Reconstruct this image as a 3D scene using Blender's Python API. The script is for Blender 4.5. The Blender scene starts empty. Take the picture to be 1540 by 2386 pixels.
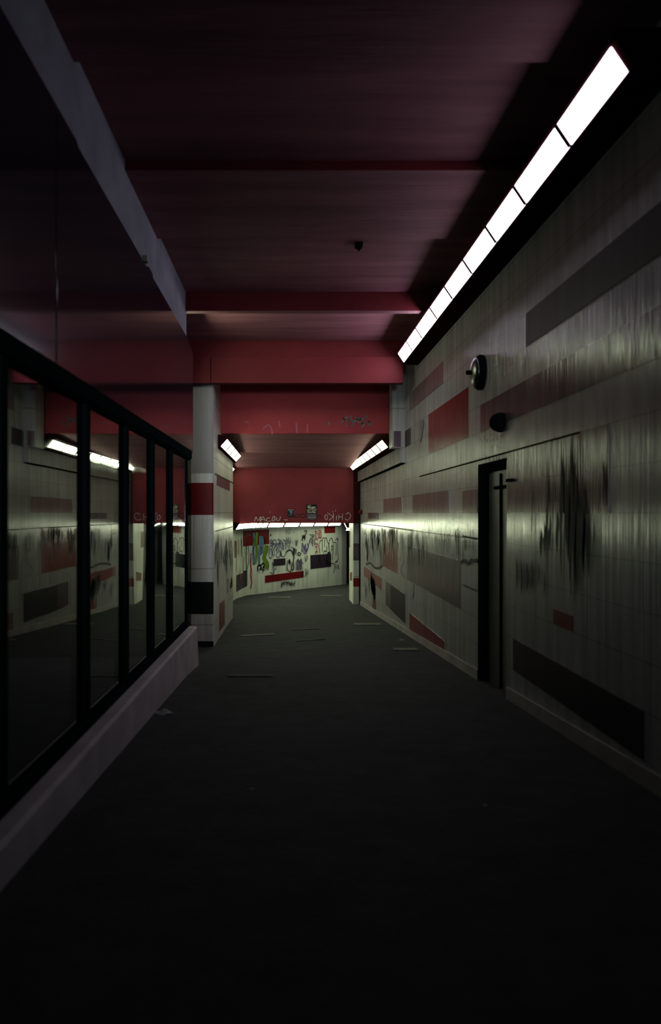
import bpy, math, random
from mathutils import Vector
random.seed(7)
S = bpy.context.scene
COL = S.collection
# ------------------------------------------------------------------ camera
# x right, y into the passage, z up; the lens sits at the origin (the ramped floor is 1.2 m under it)
F, VX, VY = 1700.0, 670.0, 1195.0
cd = bpy.data.cameras.new('camera'); cam = bpy.data.objects.new('camera', cd); COL.objects.link(cam)
cam.rotation_euler = (math.pi/2, 0, 0)
cd.sensor_fit = 'VERTICAL'; cd.sensor_height = 36.0; cd.lens = F*36.0/2386.0
cd.shift_x = (770.0-VX)/2386.0; cd.shift_y = (VY-1193.0)/2386.0
cd.clip_start = 0.02; cd.clip_end = 200
cd.dof.use_dof = True; cd.dof.focus_distance = 15.0; cd.dof.aperture_fstop = 1.4
S.camera = cam
# ------------------------------------------------------------------ world, exposure
w = bpy.data.worlds.new('night'); S.world = w; w.use_nodes = True
WORLD = (0.03, 0.09, 0.11)
w.node_tree.nodes['Background'].inputs[0].default_value = (*WORLD, 1)
w.node_tree.nodes['Background'].inputs[1].default_value = 1.0
S.view_settings.view_transform = 'Standard'; S.view_settings.look = 'None'
S.view_settings.exposure = 0.0; S.view_settings.gamma = 1.0; S.view_settings.use_curve_mapping = False
S.cycles.max_bounces = 8; S.cycles.diffuse_bounces = 4; S.cycles.glossy_bounces = 5
S.cycles.transmission_bounces = 6; S.cycles.caustics_reflective = False; S.cycles.caustics_refractive = False
LAMP_COOL = (1.0, .93, 1.12)
LAMP = (1.0, 1.13, .74)      # fluorescent green-white; each row has its own age and output
OUT_NEAR, OUT_FAR, OUT_LEFT, OUT_BACK = (4.6, 4.6, 4.6, 4.6, 4.8, 5.4, 17, 19, 20), 9.0, 11.0, 25.0
# added fill lamp behind the camera, narrowed to brighten column and red fascias
la = bpy.data.lights.new('front_fill', 'AREA'); la.shape = 'RECTANGLE'; la.size = 2.2; la.size_y = 1.4
la.spread = math.radians(13); la.energy = 8; la.color = (0.85, 0.95, 1.0)
lo = bpy.data.objects.new('front_fill', la); COL.objects.link(lo)
lo.location = (0.1, -10.0, 0.35); lo.rotation_euler = (math.radians(90), 0, 0)

# ------------------------------------------------------------------ materials
def nm(name):
    m = bpy.data.materials.new(name); m.use_nodes = True
    nt = m.node_tree; b = nt.nodes['Principled BSDF']
    return m, nt, b
def setin(b, **k):
    for n, v in k.items():
        n = n.replace('_', ' ')
        if n in b.inputs: b.inputs[n].default_value = v
def noise(nt, scale_vec, detail=4, rough=.55, scale=1.0):
    g = nt.nodes.new('ShaderNodeNewGeometry'); mp = nt.nodes.new('ShaderNodeMapping')
    mp.inputs['Scale'].default_value = scale_vec
    n = nt.nodes.new('ShaderNodeTexNoise'); n.inputs['Scale'].default_value = scale
    n.inputs['Detail'].default_value = detail; n.inputs['Roughness'].default_value = rough
    nt.links.new(g.outputs['Position'], mp.inputs['Vector']); nt.links.new(mp.outputs[0], n.inputs['Vector'])
    return n.outputs['Fac']
def ramp(nt, src, p0, p1, c0, c1):
    r = nt.nodes.new('ShaderNodeValToRGB'); e = r.color_ramp.elements
    e[0].position = p0; e[1].position = p1; e[0].color = (*c0, 1); e[1].color = (*c1, 1)
    nt.links.new(src, r.inputs[0]); return r.outputs[0]
def mul(nt, a, b):
    m = nt.nodes.new('ShaderNodeMix'); m.data_type = 'RGBA'; m.blend_type = 'MULTIPLY'; m.inputs[0].default_value = 1
    nt.links.new(a, m.inputs[6]); nt.links.new(b, m.inputs[7]); return m.outputs[2]
def math_(nt, op, a, b=None, c=None):
    m = nt.nodes.new('ShaderNodeMath'); m.operation = op
    for i, v in enumerate((a, b, c)):
        if v is None: continue
        if isinstance(v, (int, float)): m.inputs[i].default_value = v
        else: nt.links.new(v, m.inputs[i])
    return m.outputs[0]
def bump(nt, b, h, strength, dist):
    n = nt.nodes.new('ShaderNodeBump'); n.inputs['Strength'].default_value = strength; n.inputs['Distance'].default_value = dist
    nt.links.new(h, n.inputs['Height']); nt.links.new(n.outputs[0], b.inputs['Normal'])

def tile(name, col, fluted=True, rough=.19, row=.26, grime=.32, spec=None):
    if spec is None: spec = .42 if fluted else .12
    """enamelled wall panel: rows of boards, vertical runs of dirt and fine vertical fluting"""
    m, nt, b = nm(name)
    n1 = noise(nt, (9, 9, .55), 5)                    # vertical runs
    n2 = noise(nt, (1.1, 1.1, 1.1), 4)                # blotches
    c = ramp(nt, n1, .32, .62, tuple(x*(1-grime) for x in (1, 1, 1)), (1, 1, 1))
    c2 = ramp(nt, n2, .3, .7, (.78, .78, .80), (1, 1, 1))
    rgb = nt.nodes.new('ShaderNodeRGB'); rgb.outputs[0].default_value = (*col, 1)
    out = mul(nt, mul(nt, rgb.outputs[0], c), c2)
    g = nt.nodes.new('ShaderNodeNewGeometry'); sp = nt.nodes.new('ShaderNodeSeparateXYZ')
    nt.links.new(g.outputs['Position'], sp.inputs[0])
    fr = math_(nt, 'ABSOLUTE', math_(nt, 'SUBTRACT', math_(nt, 'FRACT', math_(nt, 'ADD', math_(nt, 'DIVIDE', sp.outputs[2], row), .5)), .5))
    jl = ramp(nt, fr, .008, .020, (.62, .60, .60), (1, 1, 1))
    out = mul(nt, out, jl)
    nt.links.new(out, b.inputs['Base Color'])
    n3 = noise(nt, (46, 46, .5), 3, .6)
    n4 = noise(nt, (6, 6, .35), 3, .6)
    if fluted:
        h = math_(nt, 'ADD', n3, math_(nt, 'MULTIPLY', n4, 1.5))
        bump(nt, b, h, .55, .012)
    else:
        bump(nt, b, n3, .12, .004)
    rr = nt.nodes.new('ShaderNodeMapRange'); rr.inputs[3].default_value = rough-.05; rr.inputs[4].default_value = rough+.10
    nt.links.new(n4, rr.inputs[0]); nt.links.new(rr.outputs[0], b.inputs['Roughness'])
    b.inputs['Specular IOR Level'].default_value = spec
    return m
def paint(name, col, rough=.5, var=.25, sc=(2, 2, 2), bs=.15, spec=.5, fleck=None):
    m, nt, b = nm(name)
    n = noise(nt, sc, 6)
    c = ramp(nt, n, .3, .7, tuple(x*(1-var) for x in col), tuple(min(1, x*(1+var*.6)) for x in col))
    if fleck:
        n5 = noise(nt, (14, 14, 14), 5, .7)
        fk = ramp(nt, n5, .66, .70, (0, 0, 0), (1, 1, 1))
        mx = nt.nodes.new('ShaderNodeMix'); mx.data_type = 'RGBA'
        nt.links.new(fk, mx.inputs[0]); nt.links.new(c, mx.inputs[6]); mx.inputs[7].default_value = (*fleck, 1); c = mx.outputs[2]
    nt.links.new(c, b.inputs['Base Color'])
    if bs: bump(nt, b, noise(nt, tuple(x*6 for x in sc), 4), bs, .01)
    setin(b, Roughness=rough); b.inputs['Specular IOR Level'].default_value = spec
    return m
def emis(name, col, s):
    m, nt, b = nm(name)
    setin(b, Base_Color=(.8, .8, .8, 1), Roughness=.5)
    b.inputs['Emission Color'].default_value = (*col, 1); b.inputs['Emission Strength'].default_value = s
    return m

WHITE = tile('white_panel', (.48, .465, .475))
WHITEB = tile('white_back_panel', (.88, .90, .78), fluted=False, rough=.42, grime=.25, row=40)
WHITEC = tile('white_column_panel', (.62, .60, .57), fluted=True, rough=.34, grime=.3, row=.83)
RED = tile('red_panel', (.27, .025, .028), rough=.16, grime=.3)
REDM = tile('red_plain_panel', (.22, .013, .015), fluted=False, rough=.45, grime=.2, row=40)
MAUVE = tile('mauve_panel', (.15, .09, .12), rough=.16, grime=.3)
PALE = tile('pale_mauve_panel', (.29, .19, .21), rough=.16, grime=.3)
DARKM = tile('dark_mauve_panel', (.045, .030, .045), fluted=False, rough=.4, grime=.3, row=40)
PURP = tile('purple_panel', (.10, .06, .085), fluted=False, rough=.4, grime=.3, row=40)
GREY = tile('grey_shade_panel', (.36, .345, .36), fluted=False, rough=.5, grime=.15, row=40)  # on the upper column shaft, shade put into the white panel colour
BLACKP = paint('black_panel', (.008, .010, .010), .6, spec=.1)
REDP = paint('red_beam_paint', (.155, .020, .025), .6, .2, (1.5, 1.5, 1.5), .12, .12)
FASC = paint('lightened_beam_red', (.42, .062, .070), .7, .2, (1.5, 1.5, 1.5), .12, .1)  # beam red lightened in place of light missing on the tall fascia
SOFF = paint('maroon_soffit_concrete', (.30, .125, .15), .6, .32, (.6, 5, 5), .3, .12)
FLOOR = paint('worn_asphalt', (.032, .034, .038), .9, .3, (5, 5, 5), .5, .12, fleck=(.050, .055, .053))
CONC = paint('pale_concrete', (.25, .255, .31), .7, .25, (3, 3, 3), .25, .3)
CURB = paint('curb_concrete', (.36, .32, .335), .7, .25, (3, 3, 3), .25, .3)
BLACKM = paint('black_steel', (.006, .011, .011), .6, .2, (3, 3, 3), 0, 0)
DARKR = paint('housing_maroon', (.030, .008, .009), .6, .2, (3, 3, 3), 0, 0)
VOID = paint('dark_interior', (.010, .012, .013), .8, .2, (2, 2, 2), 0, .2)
HEAD, hnt, hb = nm('glossy_fascia_panel')
hb.inputs['Base Color'].default_value = (.014, .016, .024, 1); hb.inputs['Roughness'].default_value = .09
hb.inputs['Specular IOR Level'].default_value = .5; hb.inputs['IOR'].default_value = 1.55
bump(hnt, hb, noise(hnt, (.8, .8, .8), 2), .04, .03)
GLASS, gnt, gb = nm('window_glass')
setin(gb, Base_Color=(.80, .84, .86, 1), Roughness=.012); gb.inputs['Transmission Weight'].default_value = 1; gb.inputs['IOR'].default_value = 1.62
bump(gnt, gb, noise(gnt, (.9, .9, .5), 1), .05, .05)
DIFF_NEAR = [emis('diffuser_dim', LAMP_COOL, v) for v in OUT_NEAR]; DIFF_HID = emis('diffuser_hidden', LAMP, 42); DIFF_FAR = emis('diffuser_bright', LAMP, OUT_FAR); DIFF_LEFT = emis('diffuser_left', LAMP, OUT_LEFT); DIFF_BACK = emis('diffuser_new', LAMP, OUT_BACK)
STEEL, snt, sb = nm('brushed_steel'); setin(sb, Base_Color=(.18, .18, .18, 1), Roughness=.3, Metallic=1.0)
DOORM = paint('grey_door_paint', (.10, .095, .10), .45, .3, (2, 2, 2), .1)
STRIPM = paint('pale_floor_strip', (.13, .125, .11), .7, .4, (9, 9, 9), .2, .1)
STRIPF = paint('faint_floor_strip', (.085, .082, .078), .8, .4, (9, 9, 9), .2, .1)  # darker strip colour, used for the faint strips
PAPER = paint('crumpled_paper', (.26, .25, .25), .8, .2, (9, 9, 9), .2)
INK = {
 'black': paint('ink_black', (.012, .012, .014), .6, .1, (3, 3, 3), 0, .1),
 'navy': paint('ink_navy', (.055, .060, .17), .6, .3, (3, 3, 3), 0),
 'violet': paint('ink_violet', (.10, .06, .22), .6, .3, (3, 3, 3), 0),
 'green': paint('ink_green', (.14, .25, .012), .6, .2, (3, 3, 3), 0),
 'blue': paint('ink_blue', (.13, .22, .36), .6, .3, (3, 3, 3), 0),
 'red': paint('ink_red', (.40, .04, .04), .6, .2, (3, 3, 3), 0),
 'pink': paint('ink_pink', (.45, .12, .17), .6, .2, (3, 3, 3), 0),
 'grey': paint('ink_grey', (.17, .16, .17), .6, .4, (9, 9, 9), 0),
 'white': paint('ink_white', (.50, .45, .44), .6, .5, (14, 14, 14), 0),
 'olive': paint('ink_olive', (.16, .15, .06), .6, .2, (9, 9, 9), 0),
}

# ------------------------------------------------------------------ geometry helpers
class MB:
    def __init__(s): s.v = []; s.f = []; s.m = []; s.mats = []
    def mi(s, m):
        if m not in s.mats: s.mats.append(m)
        return s.mats.index(m)
    def poly(s, pts, m):
        k = len(s.v); s.v += [tuple(p) for p in pts]; s.f.append(tuple(range(k, k+len(pts)))); s.m.append(s.mi(m)); return s
    def box(s, x0, x1, y0, y1, z0, z1, m, faces=None):
        """faces: dict of face key -> material; keys -x +x -y +y -z +z"""
        fm = faces or {}
        x0, x1 = sorted((x0, x1)); y0, y1 = sorted((y0, y1)); z0, z1 = sorted((z0, z1))
        k = len(s.v)
        s.v += [(x0,y0,z0),(x1,y0,z0),(x1,y1,z0),(x0,y1,z0),(x0,y0,z1),(x1,y0,z1),(x1,y1,z1),(x0,y1,z1)]
        for key, f in (('-z',(0,3,2,1)),('+z',(4,5,6,7)),('-y',(0,1,5,4)),('+x',(1,2,6,5)),('+y',(2,3,7,6)),('-x',(3,0,4,7))):
            s.f.append(tuple(k+i for i in f)); s.m.append(s.mi(fm.get(key, m)))
        return s
    def prism(s, base, ext, m):
        """base: list of 3D points (closed polygon), ext: extrusion vector"""
        n = len(base); e = Vector(ext); k = len(s.v)
        s.v += [tuple(p) for p in base] + [tuple(Vector(p)+e) for p in base]
        i = s.mi(m)
        s.f.append(tuple(range(k+n-1, k-1, -1))); s.m.append(i)
        s.f.append(tuple(range(k+n, k+2*n))); s.m.append(i)
        for j in range(n):
            q = (j+1) % n
            s.f.append((k+j, k+q, k+n+q, k+n+j)); s.m.append(i)
        return s
    def lathe(s, c, ax, prof, m, n=28):
        """prof: list of (distance along ax, radius)"""
        ax = Vector(ax).normalized(); u = ax.orthogonal().normalized(); v = ax.cross(u); c = Vector(c)
        k = len(s.v); i = s.mi(m)
        for d, r in prof:
            for j in range(n):
                a = 2*math.pi*j/n; s.v.append(tuple(c+ax*d+(u*math.cos(a)+v*math.sin(a))*r))
        for a in range(len(prof)-1):
            for j in range(n):
                q = (j+1) % n
                s.f.append((k+a*n+j, k+a*n+q, k+(a+1)*n+q, k+(a+1)*n+j)); s.m.append(i)
        s.f.append(tuple(range(k+n-1, k-1, -1))); s.m.append(i)
        e = k+(len(prof)-1)*n; s.f.append(tuple(range(e, e+n))); s.m.append(i)
        return s
    def ribbon(s, pts, wd, n, m, smooth=True, taper=False, off=.004):
        """a painted line of width wd lying on a surface with normal n"""
        n = Vector(n).normalized(); P = [Vector(p) for p in pts]
        if taper and len(P) == 2: P = [P[0].lerp(P[1], q/4) for q in range(5)]
        if smooth and len(P) > 2:
            Q = []
            E = [P[0]*2-P[1]] + P + [P[-1]*2-P[-2]]
            for i in range(1, len(E)-2):
                for t in (0, .2, .4, .6, .8):
                    a, b, c, d = E[i-1], E[i], E[i+1], E[i+2]
                    Q.append(.5*((2*b)+(c-a)*t+(2*a-5*b+4*c-d)*t*t+(3*b-a-3*c+d)*t**3))
            Q.append(P[-1]); P = Q
        k = len(s.v); i = s.mi(m); L = len(P)
        for j, p in enumerate(P):
            t = (P[min(j+1, L-1)]-P[max(j-1, 0)])
            if t.length < 1e-9: t = Vector((0, 0, 1))
            sd = t.normalized().cross(n)*(wd/2)
            if taper: sd = sd*max(.12, 1-abs(2*j/(L-1)-1)**2)
            s.v += [tuple(p+n*off+sd), tuple(p+n*off-sd)]
        for j in range(L-1):
            s.f.append((k+2*j, k+2*j+1, k+2*j+3, k+2*j+2)); s.m.append(i)
        return s
    def build(s, name, parent=None, bevel=0, smooth=False):
        me = bpy.data.meshes.new(name); me.from_pydata(s.v, [], s.f); 
        for m in s.mats: me.materials.append(m)
        me.polygons.foreach_set('material_index', s.m)
        if smooth: me.polygons.foreach_set('use_smooth', [True]*len(me.polygons))
        me.update(); o = bpy.data.objects.new(name, me); COL.objects.link(o)
        if bevel:
            b = o.modifiers.new('b', 'BEVEL'); b.width = bevel; b.segments = 3; b.limit_method = 'ANGLE'
        if parent:
            o.parent = parent; o.matrix_parent_inverse = parent.matrix_world.inverted()
        return o
def empty(name, loc):
    o = bpy.data.objects.new(name, None); COL.objects.link(o); o.location = loc; o.empty_display_size = .1
    bpy.context.view_layer.update(); return o
def tag(o, label, cat, group=None):
    o['label'] = label; o['category'] = cat
    if group: o['group'] = group
    return o
def struct(o): o['kind'] = 'structure'; return o
def onX(px, py, X):
    Y = F*X/(px-VX); return Vector((X, Y, (VY-py)*Y/F))
def onY(px, py, Y): return Vector(((px-VX)*Y/F, Y, (VY-py)*Y/F))

XR, XL = 1.87, -1.16
YR = lambda px: F*XR/(px-VX)
def floor_z(x, y):
    z = -1.19-.0628*y if y < 19 else -2.383-(y-19)*.0165
    d = max(0, 1-abs(y-10.8)/3.4)*max(0, min(1, (.7-x)/1.8))
    return z-.13*d

# ================================================================== SETTING
# floor: worn ramp running down to a level landing
mb = MB(); xs = [-4.2, -1.6, -1.2, -.8, -.4, 0, .4, .8, 1.2, 1.6, 2.2, 4.5]; ys = [-2+.5*i for i in range(65)]
for y in ys:
    for x in xs: mb.v.append((x, y, floor_z(x, y)))
n = len(xs)
for j in range(len(ys)-1):
    for i in range(n-1):
        mb.f.append((j*n+i, j*n+i+1, (j+1)*n+i+1, (j+1)*n+i)); mb.m.append(mb.mi(FLOOR))
struct(mb.build('floor'))

# ceiling of the near bay
mb = MB()
mb.box(-1.6, 2.2, -2, 12.2, 2.54, 2.8, SOFF)
mb.box(-1.6, 2.2, -2, 4.0, 2.47, 2.56, SOFF)
mb.box(-1.9, 2.2, 12.2, 13.9, 2.54, 2.8, SOFF); mb.box(-1.9, 2.2, 13.6, 13.8, 1.3, 2.8, SOFF)  # unseen closure added above the lower ceiling to stop world light leaking
# ceiling of the lower bay
mb.prism([(-1.9, 12.1, 1.313), (-1.9, 12.1, 1.5), (-1.9, 18.82, 1.5), (-1.9, 18.82, 1.15)], (4.0, 0, 0), SOFF)
# ceiling over the landing at the end
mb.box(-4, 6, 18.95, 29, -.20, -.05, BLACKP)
struct(mb.build('ceiling'))

# right wall with the door opening
DY0, DY1, DZ = 6.23, 7.14, .44
mb = MB()
mb.box(XR, 2.3, -2, DY0, -3, 2.6, WHITE)
mb.box(XR, 2.3, DY0, DY1, DZ, 2.6, WHITE)
mb.box(XR, 2.3, DY1, 18.7, -3, 2.6, WHITE)
mb.box(XR+.12, 2.3, DY0, DY1, -3, DZ, BLACKP)
mb.box(XR-.004, XR+.13, DY1-.012, DY1+.012, -1.7, DZ, BLACKM)       # far reveal of the opening, in black
mb.poly([(XR-.001, DY1-.013, -1.7), (XR+.12, DY1-.013, -1.7), (XR+.12, DY1-.013, DZ), (XR-.001, DY1-.013, DZ)], BLACKM)
def block(px0, px1, z0, z1, m, e=.004):
    y0, y1 = YR(px0), YR(px1); mb.box(XR-e, XR+.01, y0, y1, z0, z1, m)
R_ = .26
block(954, 1033, 6*R_, 7*R_, PALE)
block(998.5, 1091, 3*R_, 5*R_, RED)
block(934, 957, 4*R_, 5*R_, DARKM); block(928, 934, 4*R_, 5*R_, MAUVE)
block(894, 937, 0, R_, PALE); block(962, 1045, 0, R_, PALE); block(1078, 1112, 0, .9*R_, PALE)
block(858, 883, -.5*R_, 0, MAUVE)
block(891, 926, -4*R_, -R_, RED)
block(949, 1073, -4*R_, -2*R_, MAUVE)
block(848, 889, -5.9*R_, -5*R_, RED)
block(902.5, 944, -6.75*R_, -5*R_, DARKM); block(899, 911, -6.7*R_, -5*R_, MAUVE, .005)
block(868, 876, -8.1*R_, -7.1*R_, RED)
# red block cut off by the skirting
mb.prism([(XR-.004, YR(954.5), -1.80), (XR-.004, YR(1035), -1.71), (XR-.004, YR(1035), -1.53), (XR-.004, YR(954.5), -1.53)], (.01, 0, 0), RED)
block(1226, 1700, 5*R_, 6*R_, DARKM)
block(1120, 1700, 3*R_, 4*R_, MAUVE)
block(1183, 1420, 0, 2*R_, MAUVE)
block(1196, 1500, -5*R_, -4*R_, DARKM)
block(1290, 1335, -3.0*R_, -2.6*R_, REDM)
block(844, 853, -2*R_, -R_, MAUVE)
# skirting that follows the ramp
for ya, yb in ((0, DY0-.02), (DY1+.02, 18.7)):
    mb.prism([(XR-.012, ya, floor_z(XR, ya)-.02), (XR-.012, ya, floor_z(XR, ya)+.10), (XR-.012, yb, floor_z(XR, yb)+.10), (XR-.012, yb, floor_z(XR, yb)-.02)], (.02, 0, 0), CURB)
NR = (-1, 0, 0)
pw = lambda px, n: n*YR(px)**2/(F*XR)      # n photograph pixels as metres along this wall
def rx(pts, w, ink, **k):
    P = [onX(a, b, XR-.006) for a, b in pts]; mb.ribbon(P, w, NR, INK[ink], **k)
# paint runs and scribbles on the near part of the wall
for a, b, c, wd in ((1276,1062,1335,.04),(1290,1072,1300,.022),(1309,1026,1345,.06),(1320,1035,1300,.03),(1331,1018,1390,.075),(1341,1040,1405,.05),(1353,985,1345,.022),(1240,1118,1300,.022),(1325,1100,1310,.07),(1345,1150,1380,.08),(1360,1120,1330,.08),(1262,1230,1300,.06),(1362,1180,1350,.05),(1374,1190,1345,.045),(1385,1200,1310,.02),(1408,1075,1180,.03),(1300,1180,1290,.06),(1270,1215,1290,.05),(1283,1195,1280,.05)):
    rx([(a,b),(a+1,(b*2+c)/3),(a-1,(b+2*c)/3),(a,c)], wd, 'black', taper=True)
for a, b, c, wd in ((1204,1295,1375,.05),(1215,1305,1385,.06),(1228,1310,1380,.07),(1240,1300,1380,.05),(1255,1310,1362,.03),(1268,1330,1390,.03)):
    rx([(a,b),(a+2,(b+c)/2),(a,c)], wd, 'black', taper=True)
for i in range(80):   # dirty runs on the far half
    a = random.uniform(850, 1105); b = random.uniform(1225, 1262); c = b+random.uniform(15, 70)
    rx([(a,b),(a,c)], pw(a, random.uniform(.8, 2.2)), random.choice(('grey','black','grey')), taper=True)
for i in range(16):
    a = random.uniform(852, 890); b = random.uniform(1228, 1260); c = b+random.uniform(20, 60)
    rx([(a,b),(a+1,c)], pw(a, random.uniform(1.5, 4)), random.choice(('grey','grey','violet')), taper=True)
for i in range(10):
    a = random.uniform(848, 872); b = random.uniform(1345, 1365); c = b+random.uniform(18, 42)
    rx([(a,b),(a+3,(b+c)/2),(a+1,c)], pw(a, random.uniform(1.5, 4)), random.choice(('black','grey','grey')))
for i in range(9):
    a = random.uniform(893, 924); rx([(a,1228),(a,random.uniform(1250,1310))], pw(a, 1.5), 'black', taper=True)
rx([(1073,1312),(1082,1306),(1090,1314),(1098,1305),(1106,1308),(1113,1303)], .035, 'black')
rx([(853,1315),(862,1312),(868,1318),(876,1324),(884,1323),(890,1318)], .05, 'black')
rx([(1078,1248),(1090,1252),(1112,1256)], .015, 'black'); rx([(1080,1362),(1095,1370),(1113,1378)], .012, 'black')
rx([(936,1280),(940,1300),(934,1330),(940,1345)], .03, 'grey'); rx([(962,1362),(964,1376),(961,1392)], .05, 'grey')
for x in (1118,1132,1140,1150,1157,1163):  # scuffs over the door
    rx([(x,1062+random.uniform(-6,4)),(x+2,1076)], .02, 'black', taper=True)
for i in range(14):
    x = random.uniform(1110,1180); y = random.uniform(1010,1040); rx([(x,y),(x+.5,y+random.uniform(5,10))], .018, 'black', taper=True)
rx([(979,980),(980,1005),(977,1030)], .25, 'grey', taper=True); rx([(986,975),(985,1000)], .12, 'grey', taper=True)
rx([(823,1217.5),(890,1226),(960,1236)], .016, 'black', smooth=False); rx([(960,1236),(1112,1256)], .007, 'grey', smooth=False)
wr = struct(mb.build('wall_right'))

# pale boarded fascia under the far right lamps
mb = MB(); mb.box(1.80, 1.87, 11.62, 18.75, .80, 1.10, WHITE)
mb.box(1.66, 1.87, 11.60, 11.93, 1.04, 2.54, WHITEC); mb.box(1.686, 1.80, 11.594, 11.60, 1.05, 1.30, MAUVE)
mb.box(1.80, 1.87, 11.62, 18.75, .785, .80, BLACKM)  # black strip stands in for the shadow under the boarded fascia
struct(mb.build('trim_1'))
# conduit line over the door
mb = MB(); mb.box(XR-.010, XR, 4.66, 10.3, .508, .520, DARKR)
struct(mb.build('trim_2'))

# left wall: concrete band over the fascia, dark shop interior, far left wall
mb = MB()
mb.box(-1.5, XL-.012, -2, 8.45, 2.0, 2.6, CONC)
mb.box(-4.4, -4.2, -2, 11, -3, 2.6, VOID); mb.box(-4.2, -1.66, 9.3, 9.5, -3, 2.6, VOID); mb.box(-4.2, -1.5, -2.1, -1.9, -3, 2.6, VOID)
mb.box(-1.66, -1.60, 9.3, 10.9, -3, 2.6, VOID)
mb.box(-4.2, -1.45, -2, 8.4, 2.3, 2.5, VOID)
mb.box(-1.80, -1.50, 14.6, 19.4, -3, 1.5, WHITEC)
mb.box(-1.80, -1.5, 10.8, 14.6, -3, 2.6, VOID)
wl = struct(mb.build('wall_left'))
# glossy dark fascia over the shop window
mb = MB()
mb.prism([(XL, -2, .73), (XL, 8.96, .73), (XL, 8.96, 1.95), (XL, 8.45, 2.03), (XL, 6.3, 2.03), (XL, 6.27, 2.06), (XL, 6.1, 2.06), (XL, 6.07, 2.03), (XL, 4.05, 2.03), (XL, 4.02, 2.05), (XL, -2, 2.05)], (-.10, 0, 0), HEAD)
mb.box(XL-.001, XL+.004, 3.66, 3.70, .74, 2.0, HEAD)
struct(mb.build('trim_3', bevel=.006))

# back wall of the landing, bending round at its left end
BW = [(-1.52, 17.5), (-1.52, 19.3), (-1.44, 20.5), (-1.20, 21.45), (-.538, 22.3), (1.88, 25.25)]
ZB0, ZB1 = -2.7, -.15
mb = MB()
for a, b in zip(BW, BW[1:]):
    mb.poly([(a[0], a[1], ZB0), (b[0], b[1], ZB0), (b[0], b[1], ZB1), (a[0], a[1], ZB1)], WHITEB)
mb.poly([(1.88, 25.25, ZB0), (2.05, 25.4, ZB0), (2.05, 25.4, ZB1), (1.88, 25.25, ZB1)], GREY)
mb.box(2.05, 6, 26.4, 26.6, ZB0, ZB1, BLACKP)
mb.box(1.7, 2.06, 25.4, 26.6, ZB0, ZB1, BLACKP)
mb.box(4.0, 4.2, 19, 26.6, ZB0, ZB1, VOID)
bd = Vector((BW[5][0]-BW[4][0], BW[5][1]-BW[4][1], 0)).normalized(); BN = Vector((bd.y, -bd.x, 0))
segN = []
for a, b in zip(BW, BW[1:]):
    d = Vector((b[0]-a[0], b[1]-a[1], 0)).normalized(); segN.append(Vector((d.y, -d.x, 0)))
def onB(px, py):
    """point of the back wall seen at a pixel, with that panel's normal"""
    k = (px-VX)/F
    for i in range(len(BW)-1, 0, -1):
        a, b = BW[i-1], BW[i]
        # a + t(b-a): x = k*y
        den = (b[0]-a[0])-k*(b[1]-a[1])
        t = (k*a[1]-a[0])/den if abs(den) > 1e-9 else -1
        if -1e-6 <= t <= 1.001 or (i == 5 and t > 1):
            y = a[1]+t*(b[1]-a[1]); x = a[0]+t*(b[0]-a[0])
            return Vector((x, y, (VY-py)*y/F)), segN[i-1]
    y = BW[1][1]; return Vector((BW[1][0], y, (VY-py)*y/F)), segN[1]
def bq(pts, m, off=.006, sub=6):
    (x0,y0),(x1,y1),(x2,y2),(x3,y3) = pts
    for i in range(sub):
        t, u = i/sub, (i+1)/sub
        c = [(x0+(x1-x0)*t, y0+(y1-y0)*t), (x0+(x1-x0)*u, y0+(y1-y0)*u), (x3+(x2-x3)*u, y3+(y2-y3)*u), (x3+(x2-x3)*t, y3+(y2-y3)*t)]
        P = []
        for p in c:
            q, nn = onB(*p); P.append(q+nn*off)
        mb.poly(P, m)
C1 = lambda x, y: (540+x/9.625, 1200+y/9.625)
C2 = lambda x, y: (680+x/8.556, 1200+y/8.556)
def g(C, pts, wpx, ink, **k):
    """graffiti stroke; wpx in photograph pixels"""
    Q = [onB(*C(a, b)) for a, b in pts]; nn = Q[len(Q)//2][1]
    Y = Q[0][0].y; wpx *= 1.45 if ink in ('blue', 'green', 'red', 'pink') else 1.3
    mb.ribbon([q[0]+q[1]*.010 for q in Q], wpx*Y/F, nn, INK[ink], **k)
c1 = lambda *p: [C1(*q) for q in p]
c2 = lambda *p: [C2(*q) for q in p]
bq(c1((250,350),(835,320),(835,650),(250,705)), REDM)
bq([(616.9,1341.3),(707,1330),(707,1345.5),(616.9,1358.4)], REDM)
bq(c1((930,990),(1200,970),(1200,1120),(930,1150)), DARKM)
bq(c2((365,800),(780,770),(780,1030),(370,1080)), DARKM)
bq(c2((645,232),(862,225),(862,355),(650,365)), REDM)
bq(c1((60,580),(108,590),(108,960),(60,960)), RED)
bq(c1((245,1255),(345,1235),(345,1590),(245,1635)), DARKM)
bq(c1((100,1350),(245,1300),(245,1635),(100,1720)), PURP)
# blue and green piece
g(C1, [(480,400),(500,560),(478,800),(490,1100)], 5, 'blue'); g(C1, [(475,690),(470,850),(480,1100)], 4, 'blue')
g(C1, [(560,390),(545,560),(550,800),(520,1090)], 6, 'green'); g(C1, [(500,520),(510,620),(530,700)], 5, 'green')
g(C1, [(630,470),(630,700),(600,900),(610,1090)], 6.5, 'blue'); g(C1, [(680,480),(690,640),(685,860)], 4.5, 'blue')
g(C1, [(775,680),(745,850),(720,960),(765,1080),(790,1200)], 9.5, 'green')
g(C1, [(700,480),(740,600),(720,640)], 3, 'black'); g(C1, [(790,680),(800,760),(770,900)], 1.6, 'black')
g(C1, [(650,700),(655,820),(640,900)], 3.5, 'violet'); g(C1, [(780,1000),(825,1100),(815,1210),(780,1220)], 1.3, 'black')
g(C1, [(465,1110),(500,1105),(520,1095)], 1.3, 'black')
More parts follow.
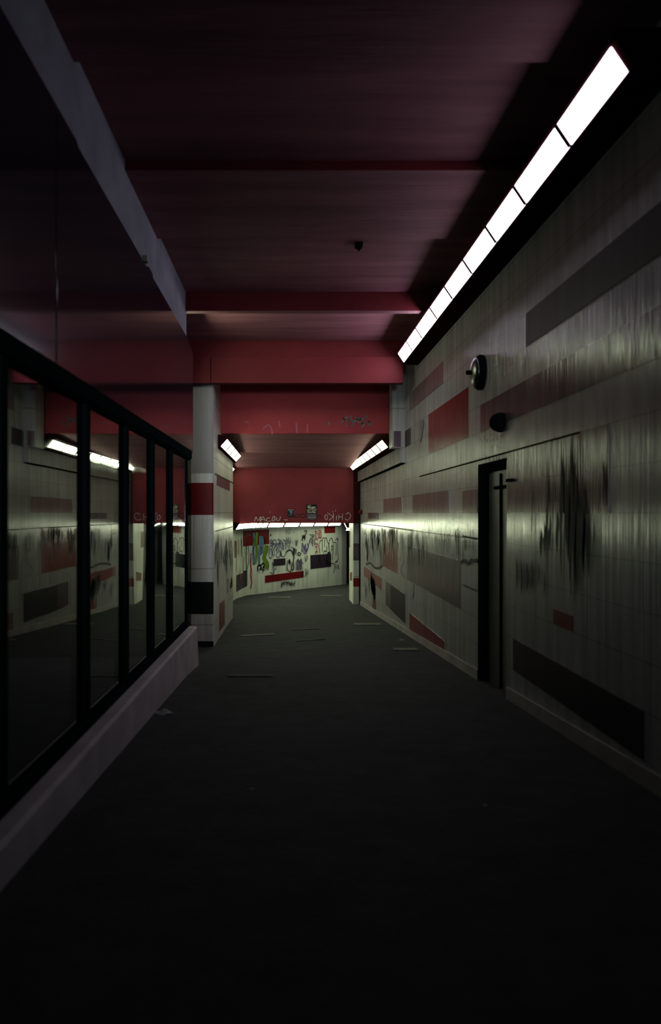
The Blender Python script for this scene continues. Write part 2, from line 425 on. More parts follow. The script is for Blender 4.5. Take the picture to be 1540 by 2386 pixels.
g(C1, [(580,1260),(575,1160),(620,1120),(650,1190),(610,1230)], 3.5, 'black'); g(C1, [(650,1130),(700,1080),(720,1140),(690,1180),(730,1190)], 3, 'black')
g(C1, [(660,1210),(700,1240),(720,1220)], 3, 'black'); g(C1, [(600,1270),(610,1320)], 1.5, 'grey'); g(C1, [(690,1240),(695,1300)], 2, 'grey')
# left scribbles
g(C1, [(330,600),(315,900),(325,1240)], 3, 'black'); g(C1, [(360,700),(378,850),(370,1050),(330,1230)], 1.4, 'black')
g(C1, [(340,850),(335,870)], 3, 'black', smooth=False)
g(C1, [(210,520),(215,700),(220,930)], 3, 'grey'); g(C1, [(205,560),(222,900)], 1.4, 'black'); g(C1, [(250,920),(245,1260)], 2.2, 'black')
g(C1, [(150,560),(150,900)], 2, 'olive'); g(C1, [(285,730),(275,1240)], 1.0, 'grey')
g(C1, [(425,850),(410,1050),(425,1200),(415,1350),(440,1500),(415,1650)], 2.8, 'red'); g(C1, [(440,960),(425,1100),(450,1320),(430,1480)], 1.2, 'red')
g(C1, [(95,970),(97,1250)], 3.6, 'pink'); g(C1, [(190,1160),(180,1300),(195,1480)], 2.5, 'pink', taper=True)
g(C1, [(330,420),(350,400),(350,440),(390,400),(400,440)], .7, 'grey'); g(C1, [(310,470),(420,450)], .7, 'grey')
# navy outlined lettering
for pts in ([(850,600),(870,555),(895,600),(870,640),(850,600)], [(900,700),(850,690),(822,800),(830,930),(860,970),(890,930),(885,800),(850,760),(845,880)],
            [(905,560),(900,700),(905,840),(930,910),(955,880),(935,760),(970,720),(990,600),(960,555),(930,570),(930,700)],
            [(1000,860),(990,900),(1010,940),(1050,945),(1080,860),(1060,780)], [(1010,700),(1000,820),(1030,830),(1050,700),(1030,660)],
            [(1020,560),(1050,545),(1060,620),(1020,660)], [(1085,560),(1080,680),(1120,760),(1140,740),(1110,600),(1090,555)],
            [(1140,560),(1180,570),(1200,640),(1195,780)], [(1130,600),(1150,700),(1150,790)],
            [(1100,780),(1100,880),(1140,935),(1190,900),(1215,830)], [(960,700),(1000,680),(1010,760),(970,790)], [(880,640),(960,650),(1100,640)]):
    g(C1, pts, 1.5, 'navy')
g(C1, [(1085,800),(1100,890),(1090,930)], 3.5, 'black', taper=True)
g(C1, [(1200,850),(1250,800),(1300,785),(1350,830),(1385,930),(1375,1050),(1385,1190),(1350,1240)], 2.4, 'black'); g(C1, [(1340,830),(1400,960)], 2.5, 'grey')
for pts in ([(1215,500),(1215,640),(1240,640),(1250,520)], [(1270,500),(1255,600),(1300,640),(1310,500)], [(1230,700),(1280,690),(1300,640)], [(1250,760),(1320,720),(1440,770)], [(1220,560),(1320,600)]):
    g(C1, pts, 1.3, 'grey')
g(C1, [(1290,980),(1285,1050),(1300,1110)], 6, 'black', taper=True); g(C1, [(1250,1010),(1235,1080),(1240,1200),(1300,1280),(1350,1240)], 2.0, 'olive')
g(C1, [(1245,1090),(1220,1250)], 2, 'grey'); g(C1, [(1320,1040),(1320,1200),(1300,1270)], 1.5, 'olive'); g(C1, [(1355,1060),(1335,1240)], 2, 'black')
g(C1, [(880,1300),(845,1290),(880,1300),(930,1310),(900,1060),(940,1180),(945,1310)], 1.2, 'black'); g(C1, [(960,1200),(985,1225),(990,1150)], 1.4, 'navy')
g(C1, [(1190,370),(1230,330),(1300,320),(1330,370),(1290,410),(1220,410),(1190,370)], .8, 'grey'); g(C1, [(1215,340),(1225,390),(1250,350),(1280,390),(1300,340)], .8, 'grey')
g(C1, [(860,420),(870,480)], 3.5, 'black', taper=True); g(C1, [(1385,360),(1385,400)], 1.5, 'red')
g(C1, [(1430,560),(1440,690),(1470,560)], 2.2, 'grey')
# middle and right
g(C2, [(245,335),(265,315),(292,322),(285,350),(268,385)], 1.8, 'black'); g(C2, [(200,510),(215,405),(232,450),(258,395),(248,495)], 2.6, 'black'); g(C2, [(215,450),(250,450)], 3, 'black', smooth=False)
g(C2, [(190,740),(208,560),(240,700),(262,580),(290,720),(355,500)], 2.0, 'violet'); g(C2, [(230,620),(280,740),(330,620)], 1.8, 'navy'); g(C2, [(250,740),(320,640),(300,560)], 1.8, 'violet'); g(C2, [(205,690),(240,760),(290,760)], 1.6, 'violet')
g(C2, [(140,748),(172,775),(150,805),(115,790),(112,760),(140,748)], 1.9, 'black')
for i in range(12):
    x = 10+random.random()*75; g(C2, [(x,650+random.random()*60),(x+random.uniform(-12,12),740+random.random()*80)], 1.2, random.choice(('grey','black')))
for i in range(9):
    x = 85+i*14; g(C2, [(x,870+random.random()*50),(x+random.uniform(-14,14),980),(x+random.uniform(-8,8),1080+random.random()*30)], 2.0, random.choice(('navy','grey','violet')))
g(C2, [(180,860),(200,960),(225,960)], 1.6, 'navy'); g(C2, [(255,830),(270,920),(300,850),(290,800)], 2.2, 'grey'); g(C2, [(100,930),(190,900)], 1.4, 'navy')
for i in range(16):
    x = 355+random.random()*90; g(C2, [(x,390+random.random()*200),(x+random.uniform(-6,6),450+random.random()*200)], 2.2, 'grey', taper=True)
g(C2, [(350,395),(440,400)], 2.0, 'grey'); g(C2, [(380,440),(440,420)], 1.5, 'black')
g(C2, [(445,335),(475,325),(475,360),(462,400),(480,440),(465,470),(495,490),(515,455)], 1.6, 'red'); g(C2, [(500,330),(495,400)], 1.2, 'red')
g(C2, [(525,300),(550,310),(572,295)], 1.4, 'red'); g(C2, [(535,340),(528,440),(555,455),(580,450),(575,340),(545,335)], 1.6, 'red'); g(C2, [(552,350),(555,450)], 1.4, 'red')
g(C2, [(450,590),(460,565),(480,590),(490,560),(510,600),(515,640)], 1.5, 'red'); g(C2, [(455,650),(480,620),(490,700),(460,780)], 1.5, 'red'); g(C2, [(460,745),(490,720),(515,755)], 1.4, 'red')
for pts in ([(558,770),(545,690),(535,600),(560,515),(598,505)], [(603,730),(598,600),(603,480),(625,455),(648,465)], [(640,640),(645,520),(678,450),(700,520),(735,600),(738,740)],
            [(738,690),(735,560),(755,480),(785,460),(815,530),(812,560)], [(780,650),(800,600),(800,700),(775,680)], [(820,560),(850,545),(875,560),(875,680),(868,810)], [(825,580),(815,720),(800,900)],
            [(862,520),(875,480),(900,480),(905,600),(905,720),(918,860),(880,930),(850,955)], [(625,770),(630,725),(665,715),(688,735)], [(690,620),(690,720)], [(740,730),(760,770)]):
    g(C2, pts, 1.4, 'black')
g(C2, [(860,945),(905,910)], 2.4, 'black', smooth=False); g(C2, [(785,960),(830,975),(850,1000),(840,1060),(825,1160)], 1.4, 'black')
g(C2, [(700,770),(760,740)], 3, 'black'); g(C2, [(545,800),(560,960),(620,1020)], 1.6, 'black'); g(C2, [(700,790),(690,950),(740,1000)], 3.5, 'black'); g(C2, [(660,900),(780,980)], 3.5, 'black')
for i in range(10):
    x = 860+random.random()*75; g(C2, [(x,980+random.random()*40),(x+random.uniform(-14,14),1060+random.random()*50)], .9, 'grey')
g(C2, [(905,430),(915,520)], 2, 'navy', taper=True)
g(C2, [(265,1070),(270,1150),(262,1240)], 2.0, 'grey'); g(C2, [(290,1120),(290,1200)], 1.8, 'grey'); g(C2, [(310,1080),(318,1180)], 1.6, 'grey'); g(C2, [(205,1120),(215,1240)], 3.4, 'black')
for i in range(15):   # faint scrawl along the foot
    x = 1095+i*21; y = 1500+random.random()*50
    g(C1, [(x,y+50),(x+10,y-30),(x+22,y+40),(x+34,y-10)], 1.1, random.choice(('grey','black','grey')))
g(C1, [(1110,1520),(1105,1640)], 2.4, 'black', taper=True)
struct(mb.build('wall_back'))

# ================================================================== BEAMS AND COLUMNS
def beam(y0, y1, z0, z1, x0, x1, label, soff=SOFF, extra=None):
    b = MB(); b.box(x0, x1, y0, y1, z0, z1, REDP, {'-z': soff})
    if extra: extra(b)
    return tag(b.build('ceiling_beam', bevel=.006), label, 'beam', 'ceiling beams')
beam(5.26, 6.57, 2.468, 2.56, XL-.02, XR-.005, 'shallow dark red ceiling beam, nearest the camera, beside the long lamps')
beam(8.38, 8.50, 2.32, 2.56, XL-.3, XR-.005, 'red ceiling beam in the middle of the near bay, the second from the camera')
def ex(b):
    b.box(-1.55, 1.69, 10.75, 10.95, 2.24, 2.56, REDP)
    b.box(-1.125, -1.115, 10.642, 10.70, 1.90, 2.27, DARKR)
beam(10.65, 10.80, 1.895, 2.28, -1.55, 1.69, 'deep two-step red beam across the passage, resting over the white column', REDP, ex)
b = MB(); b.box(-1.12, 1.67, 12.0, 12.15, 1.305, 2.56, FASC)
def fy(pts, w, ink, Y, **k):
    P = [onY(a, c, Y-.004) for a, c in pts]; b.ribbon(P, w, (0, -1, 0), INK[ink], **k)
for i in range(26):
    x = random.uniform(800, 862); y = random.uniform(970, 992); fy([(x,y),(x+random.uniform(-8,8),y+random.uniform(-5,8)),(x+random.uniform(-8,8),y+random.uniform(0,9))], .025, 'grey', 12.0, taper=True)
fy([(765,983),(768,990)], .03, 'grey', 12.0)
for p in ([(612,1000),(625,990),(633,1000),(634,1012)], [(690,985),(692,1010)], [(716,988),(716,1008)], [(570,982),(580,986)], [(650,980),(652,995)]):
    fy(p, .02, 'pink', 12.0)
tag(b.build('ceiling_beam', bevel=.006), 'tall red fascia with flaking grey patch, where the ceiling steps down', 'beam', 'ceiling beams')
b = MB(); b.box(-1.9, 1.80, 18.8, 18.95, -.268, 1.20, REDP)
b.box(1.70, 1.87, 18.72, 18.95, -.27, 1.1, DARKR)
C3 = lambda x, y: (560+x/5.5, 1160+y/5.5)
def wt(pts, w=1.3, ink='white', **k): fy([C3(*p) for p in pts], w*18.8/F, ink, 18.8, **k)
for p in ([(180,302),(200,245),(225,292),(258,240),(250,302)], [(255,302),(290,243),(322,300)], [(268,280),(312,278)], [(378,255),(345,262),(332,285),(350,302),(388,296)],
          [(402,298),(418,240)], [(418,240),(445,240),(432,266),(452,284),(405,298)], [(462,250),(472,288),(500,286),(516,238)], [(565,275),(575,285),(605,280)]):
    wt(p, 1.25)
import math as _m
wt([(1100+17*_m.cos(t*.628), 250+32*_m.sin(t*.628)) for t in range(11)], 1.2)
wt([(1192,200),(1190,292)], 1.3, smooth=False); wt([(1190,242),(1118,195)], 1.3, smooth=False); wt([(1190,242),(1135,288)], 1.3, smooth=False)
wt([(1182,175),(1186,184)], 1.6, smooth=False); wt([(1216,158),(1220,172)], 1.6, smooth=False); wt([(1122,188),(1116,200)], 1.4, smooth=False)
wt([(1232,228),(1230,288)], 1.3, smooth=False); wt([(1262,215),(1260,282)], 1.3, smooth=False); wt([(1310,205),(1308,282)], 1.3, smooth=False); wt([(1260,248),(1310,244)], 1.3, smooth=False)
wt([(1350,212),(1385,192),(1412,225),(1400,265),(1365,285),(1340,268)], 1.4)
wt([(375,178),(382,186)], 1.3, smooth=False)
for p in ([(670,240),(720,215),(760,225),(720,250),(670,235)], [(760,215),(810,205),(838,235),(800,255),(765,240)], [(985,200),(1000,250)], [(1010,220),(1040,250)]):
    wt(p, 1.6, 'black')
tag(b.build('ceiling_beam', bevel=.004), 'deep red fascia with white scrawled lettering over the graffiti wall', 'beam', 'ceiling beams')

# left column, a long pier under the two-step beam
col = empty('column', (-1.35, 11.2, floor_z(-1.3, 11)))
YF, XC, XA, XB = 10.82, -1.10, -1.43, -1.52
XCC = XC
m = MB()
def band(z0, z1, mf, ms):
    b0 = [(XA, YF), (XC-.02, YF), (XC, YF+.02), (XC, 14.7), (-1.58, 14.7), (-1.58, 11.2), (XB-.02, 11.05)]
    k = len(m.v); n_ = len(b0)
    m.v += [(x, y, z0) for x, y in b0]+[(x, y, z1) for x, y in b0]
    for j in range(n_):
        q = (j+1) % n_; m.f.append((k+j, k+q, k+n_+q, k+n_+j)); m.m.append(m.mi(mf if j in (0, 1) else (ms if j == 2 else (WHITEC if mf in (GREY,) else mf))))
zy = lambda py: (VY-py)*YF/F
band(-2.25, zy(1494), BLACKM, WHITEC)
band(zy(1494), zy(1431), WHITEC, WHITEC)
band(zy(1431), zy(1356), BLACKP, WHITEC)
band(zy(1356), zy(1200), WHITEC, WHITEC)
band(zy(1200), zy(1125), REDM, WHITEC)
band(zy(1125), zy(1103), WHITEC, WHITEC)
band(zy(1103), 2.56, GREY, WHITEC)
def cq(px0, px1, z0, z1, mat):
    y0, y1 = -XC*F/(VX-px0), -XC*F/(VX-px1); m.box(XC-.005, XC+.004, y0, y1, z0, z1, mat)
ccz = lambda px, py: (VY-py)*(-XC*F/(VX-px))/F
m.poly([(XC+.005, -XC*F/(VX-505), ccz(505,1131)), (XC+.005, -XC*F/(VX-535), ccz(535,1144)), (XC+.005, -XC*F/(VX-535), ccz(535,1121)), (XC+.005, -XC*F/(VX-505), ccz(505,1108))], MAUVE)
m.poly([(XC+.005, -XC*F/(VX-511), ccz(511,1472)), (XC+.005, -XC*F/(VX-523), ccz(523,1455)), (XC+.005, -XC*F/(VX-523), ccz(523,1397)), (XC+.005, -XC*F/(VX-511), ccz(511,1407))], RED)
m.poly([(XC+.005, -XC*F/(VX-528), ccz(528,1385)), (XC+.005, -XC*F/(VX-533), ccz(533,1375)), (XC+.005, -XC*F/(VX-533), ccz(533,1348)), (XC+.005, -XC*F/(VX-528), ccz(528,1350))], RED)
m.poly([(XC+.005, -XC*F/(VX-542.2), ccz(542,1442)), (XC+.005, -XC*F/(VX-543), ccz(543,1442)), (XC+.005, -XC*F/(VX-543), ccz(543,1424)), (XC+.005, -XC*F/(VX-542.2), ccz(542,1425))], RED)
def cr(pts, w_, ink, **k):
    m.ribbon([Vector((XC+.006, -XC*F/(VX-a), (VY-c)*(-XC*F/(VX-a))/F)) for a, c in pts], w_, (1, 0, 0), INK[ink], **k)
for i in range(26):
    a = random.uniform(500, 541); y = random.uniform(1238, 1290); cr([(a,y),(a+random.uniform(-.6,.6),y+random.uniform(20,80))], random.uniform(.06,.22), random.choice(('grey','grey','violet','grey')), taper=True)
cr([(538,1350),(540,1360),(536,1365)], .12, 'black'); cr([(518,1240),(519,1262)], .04, 'red', taper=True)
cr([(500,1104),(543,1126)], .02, 'black', smooth=False); cr([(501,1238),(543,1227)], .014, 'black', smooth=False)
m.build('shaft', col, bevel=0)
tag(col, 'white column with red band and black square, left of the passage', 'column')

# far right pillar
pl = empty('pillar', (1.79, 19.2, floor_z(1.79, 19.2)))
m = MB(); z = lambda py: (VY-py)*19.0/F
for z0, z1, mf in ((-2.6, z(1367), WHITEC), (z(1367), z(1347), REDM), (z(1347), z(1306), WHITEC), (z(1306), z(1266), PURP), (z(1266), -.2, GREY)):
    m.box(1.71, 1.86, 19.0, 20.25, z0, z1, WHITEB, {'-y': mf})
m.poly([(1.709, 19.3, -1.8), (1.709, 20.0, -1.85), (1.709, 20.0, -1.65), (1.709, 19.3, -1.55)], RED)
m.poly([(1.709, 19.9, -.95), (1.709, 20.24, -.95), (1.709, 20.24, -.5), (1.709, 19.9, -.5)], RED)
for cy in (1281, 1292):
    P = [onY(830.5+4*math.cos(t*.628), cy+4.5*math.sin(t*.628), 18.996) for t in range(11)]; m.ribbon(P, .012, (0, -1, 0), INK['grey'])
m.build('shaft', pl)
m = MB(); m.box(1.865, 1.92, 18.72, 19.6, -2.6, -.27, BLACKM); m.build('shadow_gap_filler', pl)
tag(pl, 'slim white pillar with small red and purple bands, at the far right corner', 'pillar')

# ================================================================== STRIP LIGHTS
def strip(name_loc, segs, lo, up, back, label, cat='lamp', gap=.012, DIFF=None):
    """segs: (y0,y1) diffuser spans; lo/up: (x,z) of the diffuser's lower and upper edge; back: wall-side x"""
    root = empty('strip_light', name_loc)
    sx = 1 if back > lo[0] else -1
    y0, y1 = segs[0][0]-.03, segs[-1][1]+.03
    # profile of the maroon housing, kept just behind the diffusers
    e = .012*sx
    prof = [(lo[0]+e*1.0, lo[1]-.006), (up[0]+e, up[1]+.004), (up[0]-.012*sx, up[1]+.012), (up[0]+.012*sx, up[1]+.055), (back, up[1]+.075), (back, lo[1]-.035), (lo[0]-.004*sx, lo[1]-.02)]
    h = MB(); h.prism([(x, y0, z_) for x, z_ in prof], (0, y1-y0, 0), DARKR)
    h.build('housing', root)
    nrm = Vector(((up[1]-lo[1])*-sx, 0, (up[0]-lo[0])*sx)).normalized()
    for i_, (a, b_) in enumerate(segs):
        d = MB()
        P = [Vector((lo[0], a+gap, lo[1])), Vector((up[0], a+gap, up[1])), Vector((up[0], b_-gap, up[1])), Vector((lo[0], b_-gap, lo[1]))]
        d.prism(P if sx > 0 else P[::-1], -nrm*.006, DIFF[i_] if isinstance(DIFF, list) else DIFF); d.build('diffuser', root)
    for a, b_ in segs[1:]:
        dv = MB()
        P = [Vector((lo[0], a-gap, lo[1])), Vector((up[0], a-gap, up[1])), Vector((up[0], a+gap, up[1])), Vector((lo[0], a+gap, lo[1]))]
        dv.prism(P, nrm*.006, DARKR); dv.build('divider', root)
    tag(root, label, cat)
    return root
sc_ = .92
e = [3.85, 4.65, 5.52, 6.30, 7.12, 7.96, 8.78, 9.75, 10.5, 11.33]; e = [v*sc_ for v in e]
strip((1.75, 7, 2.15), list(zip(e, e[1:])), (1.656, 2.149), (1.575, 2.270), XR-.003, 'long row of nine lit panels high along the right wall, near the camera', gap=.017, DIFF=DIFF_NEAR)
e = [12.04+i*(18.55-12.04)/8 for i in range(9)]
strip((1.75, 15, 1.1), list(zip(e, e[1:])), (1.655, 1.085), (1.56, 1.20), XR-.003, 'lit panel row under the lower ceiling on the right, beyond the tall red fascia', gap=.040, DIFF=DIFF_FAR)
e = [11.55+i*.86 for i in range(5)]
strip((-1.1, 13, 1.1), list(zip(e, e[1:])), (-1.055, 1.055), (-.955, 1.165), XC+.004, 'short lit panel row on the white column side, left of the lower ceiling', gap=.040, DIFF=DIFF_LEFT)
e = [15.1+i*.86 for i in range(5)]
strip((-1.4, 17, 1.05), list(zip(e, e[1:])), (-1.45, .99), (-1.345, 1.11), -1.496, 'little visible lit panel row peeping past the left column', gap=.016, DIFF=DIFF_LEFT)
strip((-1.45, 9, 2.15), [(8.6, 9.05), (9.05, 9.5)], (-1.42, 2.10), (-1.33, 2.22), -1.52, 'lamp tucked behind the end of the dark glossy fascia on the left', DIFF=DIFF_HID)
# the row bending along the back wall
LP = [(549,18.6),(558,19.2),(567,19.75),(576,20.15),(584,20.5),(595,20.85),(607,21.2),(621.8,21.6)]
LP = [((a-VX)*y/F, y) for a, y in LP]
E0, E1 = Vector((LP[-1][0], LP[-1][1])), Vector(((793-VX)*24.85/F, 24.85))
for i in range(1, 6): LP.append(tuple(E0.lerp(E1, i/5)))
root = empty('strip_light', (0, 23, -.4))
offs = []
for i, p in enumerate(LP):
    a = Vector(LP[max(i-1, 0)]); b_ = Vector(LP[min(i+1, len(LP)-1)]); d = (b_-a).normalized(); offs.append(Vector((-d.y, d.x)))
h = MB(); k = 0
for i, p in enumerate(LP):
    o = offs[i]; P = Vector(p)
    pr = [(P, -.425), (P-o*.01-o*.075, -.272), (P+o*.32, -.22), (P+o*.32, -.44)]
    pr = [(P+o*.004, -.425), (P-o*.076, -.285), (P-o*.08, -.262), (P+o*.42, -.21), (P+o*.42, -.44), (P+o*.02, -.435)]
    h.v += [(q.x, q.y, zz) for q, zz in pr]
n_ = 6
for i in range(len(LP)-1):
    for j in range(n_):
        q = (j+1) % n_; h.f.append((i*n_+j, i*n_+q, (i+1)*n_+q, (i+1)*n_+j)); h.m.append(h.mi(DARKR))
h.build('housing', root)
for i in range(len(LP)-1):
    a, b_ = Vector(LP[i]), Vector(LP[i+1]); g_ = .05 if i > 6 else .045
    a2, b2 = a.lerp(b_, g_/(b_-a).length), b_.lerp(a, g_/(b_-a).length)
    oa, ob = offs[i], offs[i+1]
    dn = Vector((-(oa.x), -(oa.y), -.5)).normalized()
    d = MB(); P = [Vector((a2.x, a2.y, -.42)), Vector((b2.x, b2.y, -.42)), Vector((b2.x-ob.x*.08, b2.y-ob.y*.08, -.288)), Vector((a2.x-oa.x*.08, a2.y-oa.y*.08, -.288))]
    d.prism([p+dn*.004 for p in P], dn*.006, DIFF_BACK); d.build('diffuser', root)
tag(root, 'lit panel row bending across the top of the graffiti wall', 'lamp')
# lamp glimpsed round the far corner
root = empty('strip_light', (1.9, 24, -.4))
P = [onY(801, 1217, 24.2), onY(805, 1216, 24.2), onY(813, 1231, 22.0), onY(808, 1231, 22.0)]
d = MB(); d.prism([Vector(p) for p in P], (-.0, -.01, -.012), DIFF_BACK); d.build('diffuser', root)
h = MB(); h.prism([Vector(p)+Vector((.0, .01, .014)) for p in P], (.02, .02, .05), DARKR); h.build('housing', root)
P = [onY(806, 1236, 21.8), onY(813, 1236, 21.8), onY(813, 1231, 21.9), onY(809.5, 1231, 21.9)]
d = MB(); d.prism([Vector(p) for p in P], (0, .02, .0), DIFF_BACK); d.build('diffuser', root)
tag(root, 'slanting sliver of a lit lamp by the dark opening at the far right', 'lamp')

# ================================================================== SHOP WINDOW ON THE LEFT
win = struct(empty('window_1', (XL, 3, -1.2)))
m = MB(); m.box(XL-.08, XL+.04, -2, 8.55, .63, .728, BLACKM); m.box(XL-.08, XL+.025, -2, 8.55, .615, .63, BLACKM)
m.build('top_rail', win, bevel=.008)
ctop = lambda y: -1.17-.016*y
m = MB(); m.prism([(XL-.07, -2, ctop(-2)), (XL-.07, 8.4, ctop(8.4)), (XL-.07, 8.4, ctop(8.4)+.06), (XL-.07, -2, ctop(-2)+.06)], (.10, 0, 0), BLACKM)
m.build('bottom_rail', win, bevel=.006)
posts = [.9, 1.9, 2.915, 4.15, 5.17, 6.18, 7.17, 8.3]
for y in posts:
    hw = .04 if y < 8 else .015
    m = MB(); m.box(XL-.07, XL+(.03 if y < 8 else .01), y-hw, y+hw, ctop(y)+.01, .63, BLACKM); m.build('mullion', win, bevel=.006)
for a, b_ in zip(posts, posts[1:]):
    m = MB(); m.box(XL-.012, XL, a+.04, b_-.04, ctop(a)+.03, .62, GLASS); m.build('pane', win)
# curb under the window
m = MB()
sec = lambda y: [(XL-.12, floor_z(XL, y)-.1), (XL+.14, floor_z(XL, y)-.1), (XL+.12, ctop(y)-.015), (XL+.10, ctop(y)), (XL-.12, ctop(y))]
ysx = [-2, 0, 2, 4, 6, 8, 8.40]
for y in ysx: m.v += [(x, y, z_) for x, z_ in sec(y)]
for j in range(len(ysx)-1):
    for i in range(5):
        q = (i+1) % 5; m.f.append((j*5+i, j*5+q, (j+1)*5+q, (j+1)*5+i)); m.m.append(m.mi(CURB))
m.f.append(tuple(range(5))); m.m.append(0); kk = (len(ysx)-1)*5; m.f.append(tuple(range(kk, kk+5))); m.m.append(0)
struct(m.build('baseboard_left'))

# ================================================================== DOOR
dr = struct(empty('door_1', (XR+.1, 6.7, floor_z(XR, 6.7))))
m = MB(); m.box(XR+.085, XR+.115, DY0+.02, DY1-.02, floor_z(XR, 7)-.05, DZ-.05, DOORM); m.build('door_leaf', dr)
m = MB(); m.box(XR+.05, XR+.118, DY0, DY1, DZ-.045, DZ, BLACKM); m.box(XR-.006, XR+.02, DY0, DY1, DZ, DZ+.03, BLACKM)
m.box(XR+.06, XR+.118, DY0, DY0+.03, floor_z(XR, 7), DZ, DOORM); m.build('door_frame', dr)
m = MB(); m.box(XR+.070, XR+.087, 6.655, 6.685, -1.6, DZ-.08, BLACKM); m.box(XR+.066, XR+.087, 6.5, 6.86, .22, .25, BLACKM); m.build('locking_bar', dr)
m = MB(); m.box(XR-.03, XR+.0, 6.02, 6.16, .26, .285, BLACKM); m.build('hasp', dr)

# ================================================================== WALL FITTINGS
c = onX(1123, 868, XR)
root = empty('bulkhead_lamp', c)
m = MB(); m.lathe(c, (-1, 0, 0), [(0, .165), (.03, .17), (.05, .155), (.06, .15)], BLACKM, 36); m.build('back_plate', root, smooth=False)
m = MB(); m.lathe(c, (-1, 0, 0), [(.055, .145), (.075, .142), (.095, .10), (.105, .05), (.107, .01)], STEEL, 36); m.build('dome', root, smooth=True)
m = MB(); m.lathe(c, (-1, 0, 0), [(.10, .022), (.15, .022), (.155, .01)], BLACKM, 16); m.build('knob', root)
tag(root, 'dark round fitting high on the right wall, beside the red block', 'alarm bell')
c = onX(1172, 985, XR)
root = empty('wall_sounder', c)
m = MB(); m.box(XR-.02, XR, c.y-.075, c.y+.075, c.z-.05, c.z+.07, BLACKM); m.build('back_plate', root, bevel=.01)
m = MB(); m.lathe(c, (-1, 0, .1), [(.0, .085), (.04, .085), (.08, .07), (.105, .045), (.115, .015)], BLACKM, 28); m.build('cover', root, smooth=True)
tag(root, 'small dark dome on the right wall, over the door', 'fitting')
c = onX(839, 1193, XR); c.x = XR
root = MB(); root.lathe((XR, 18.3, .02), (-1, 0, 0), [(0, .06), (.05, .06), (.09, .045), (.10, .02)], INK['red'], 20)
root.mats[0] = REDM
tag(root.build('alarm_button', smooth=True), 'tiny dark red knob at the far end of the right wall', 'fitting')

# posters on the far fascia
def poster(px0, px1, py0, py1, back, marks, label):
    m = MB(); a, c_ = onY(px0, py1, 18.78), onY(px1, py0, 18.78)
    m.box(a.x, c_.x, 18.782, 18.797, a.z, c_.z, back)
    for ink, w_, pts in marks:
        m.ribbon([onY(p, q, 18.778) for p, q in pts], w_, (0, -1, 0), INK[ink], off=.002)
    return tag(m.build('poster'), label, 'poster', 'posters on the far red fascia')
poster(670, 683.5, 1186, 1204, BLACKP, [('white', .012, [(672,1188),(681,1188)]), ('blue', .03, [(674,1193),(678,1191),(680,1194),(676,1197)]), ('grey', .012, [(672,1200),(682,1200)]), ('white', .01, [(671.5,1187),(671.5,1190)]), ('white', .01, [(682.5,1187),(682.5,1190)])],
       'small black poster with a pale emblem, left one on the far red fascia')
poster(713.5, 738.5, 1175.5, 1196, BLACKP, [('olive', .05, [(715,1190),(722,1188),(730,1190),(737,1186)]), ('olive', .04, [(716,1180),(724,1177.5)]), ('white', .018, [(717,1181),(719,1184),(721,1180.5),(723,1185),(725,1181),(727,1186),(729,1180.5),(731,1185),(733,1181),(735,1183)]), ('white', .015, [(722,1187),(726,1190),(729,1186)]), ('white', .022, [(716,1193.6),(720,1193.2),(724,1193.8),(728,1193.2),(732,1193.8),(736,1193.3)])],
       'green and black poster with white lettering, upper right on the far red fascia')
poster(715.5, 738, 1197, 1211, PURP, [('grey', .012, [(717,1199.5),(736,1199)]), ('grey', .012, [(717,1202),(735,1202)]), ('white', .012, [(718,1205),(736,1205)]), ('grey', .012, [(717,1208),(734,1208)])],
       'greyish printed notice just under the green and black poster')

# ================================================================== ON THE FLOOR
def onF(px, py):
    y = 3.0
    for _ in range(400):
        p = onY(px, py, y)
        if p.z <= floor_z(p.x, y): break
        y += .05
    lo_, hi_ = y-.05, y
    for _ in range(20):
        mid = (lo_+hi_)/2; p = onY(px, py, mid)
        if p.z <= floor_z(p.x, mid): hi_ = mid
        else: lo_ = mid
    return onY(px, py, hi_)
def fstrip(x0, x1, py, dpx, label):
    a, c_ = onF(x0, py), onF(x1, py); y0 = onF((x0+x1)/2, py+dpx/2).y; y1 = onF((x0+x1)/2, py-dpx/2).y
    y1 = max(y1, y0+.05)
    m = MB(); h = .012
    P = [(a.x, y0), (c_.x, y0), (c_.x, y1), (a.x, y1)]
    m.v += [(x, y, floor_z(x, y)-.01) for x, y in P]+[(x, y, floor_z(x, y)+h) for x, y in P]
    for f in ((0,3,2,1),(4,5,6,7),(0,1,5,4),(1,2,6,5),(2,3,7,6),(3,0,4,7)): m.f.append(f); m.m.append(m.mi(STRIPF if 'faint' in label else STRIPM))
    return tag(m.build('floor_strip'), label, 'floor strip', 'pale strips set across the ramp')
fstrip(624, 678, 1392, 1.6, 'thin pale strip across the far floor, left one nearest the graffiti wall')
fstrip(746, 798, 1388.5, 1.4, 'thin pale strip across the far floor, right one nearest the dark opening')
fstrip(824, 888, 1455, 4, 'broad pale strip on the floor close to the right wall, farther of two')
fstrip(916, 973, 1514, 5, 'broad pale strip on the floor close to the right wall, nearer of two')
fstrip(562, 638, 1480.5, 2, 'thin pale strip on the floor nearest the white column')
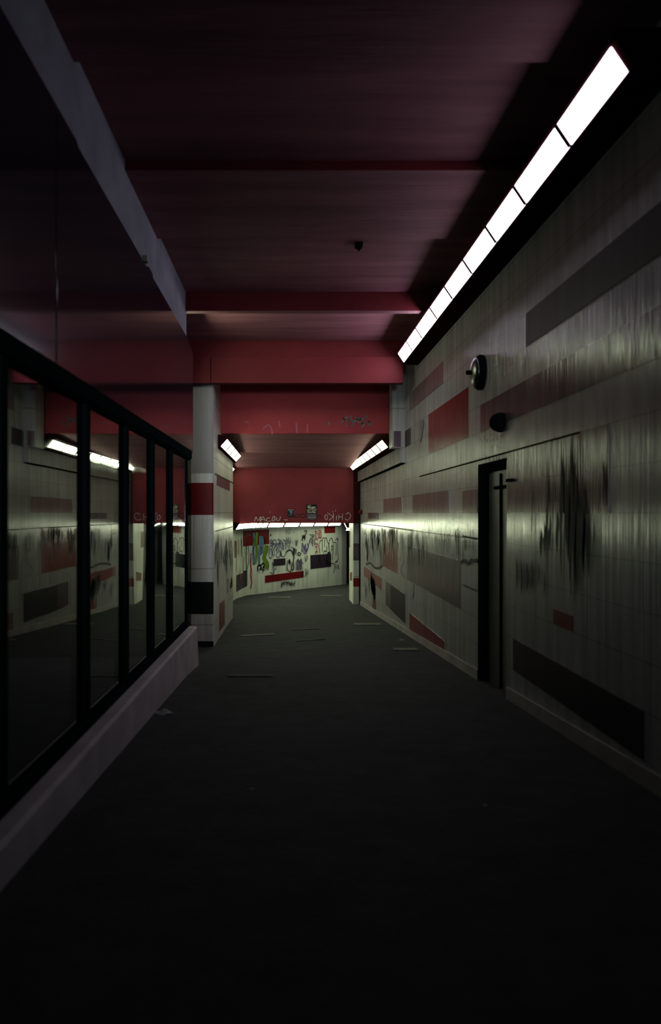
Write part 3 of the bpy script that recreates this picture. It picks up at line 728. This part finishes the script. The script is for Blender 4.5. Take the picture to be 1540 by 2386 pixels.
fstrip(682, 746, 1466.5, 1.2, 'faint strip in the middle of the floor, farther of the middle pair')
fstrip(690, 760, 1492, 1.2, 'faint strip in the middle of the floor, nearer of the middle pair')
fstrip(530, 635, 1576, 2.4, 'faint wide strip nearest the camera, left of centre on the floor')
def scrap(px, py, r, hgt, label, name='paper_scrap', seed=1):
    rnd = random.Random(seed); p = onF(px, py); m = MB(); n1, n2 = 10, 5
    k = 0
    for i in range(n2):
        for j in range(n1):
            a = 2*math.pi*j/n1; t = i/(n2-1); rr = r*math.cos(t*1.35)*(1+rnd.uniform(-.35,.3))
            m.v.append((p.x+rr*math.cos(a)*1.3, p.y+rr*math.sin(a), p.z-.004+hgt*t*(1+rnd.uniform(-.3,.3))))
    for i in range(n2-1):
        for j in range(n1):
            q = (j+1) % n1; m.f.append((i*n1+j, i*n1+q, (i+1)*n1+q, (i+1)*n1+j)); m.m.append(m.mi(PAPER))
    m.f.append(tuple((n2-1)*n1+j for j in range(n1))); m.m.append(0)
    return tag(m.build(name), label, 'litter')
scrap(381, 1664, .055, .035, 'crumpled pale paper lying beside the left curb', seed=3)
scrap(935, 1492, .035, .02, 'small pale scrap behind the nearer broad floor strip by the right wall', seed=5)
scrap(587, 1838, .010, .008, 'tiny pale scrap on the dark near floor, left of centre', seed=8)
scrap(1129, 1876, .014, .008, 'tiny pale scrap on the dark near floor, right of centre', seed=9)

# small fitting on the ceiling
c = Vector((.672, 6.88, 2.54)); root = empty('ceiling_box', c)
m = MB(); m.box(c.x-.035, c.x+.035, c.y-.05, c.y+.05, 2.505, 2.541, BLACKM); m.build('box', root, bevel=.005)
m = MB(); m.lathe((c.x, c.y, 2.506), (0, 0, -1), [(0, .018), (.03, .016), (.034, .006)], BLACKM, 14); m.build('stub', root)
tag(root, 'tiny dark fitting stuck under the middle of the ceiling', 'fitting')
c = Vector((-1.150, 5.95, 2.07)); m = MB(); m.box(-1.172, -1.135, 5.90, 5.96, 2.035, 2.085, PAPER)
tag(m.build('bracket', bevel=.004), 'small pale bracket on the edge of the left concrete band', 'bracket')
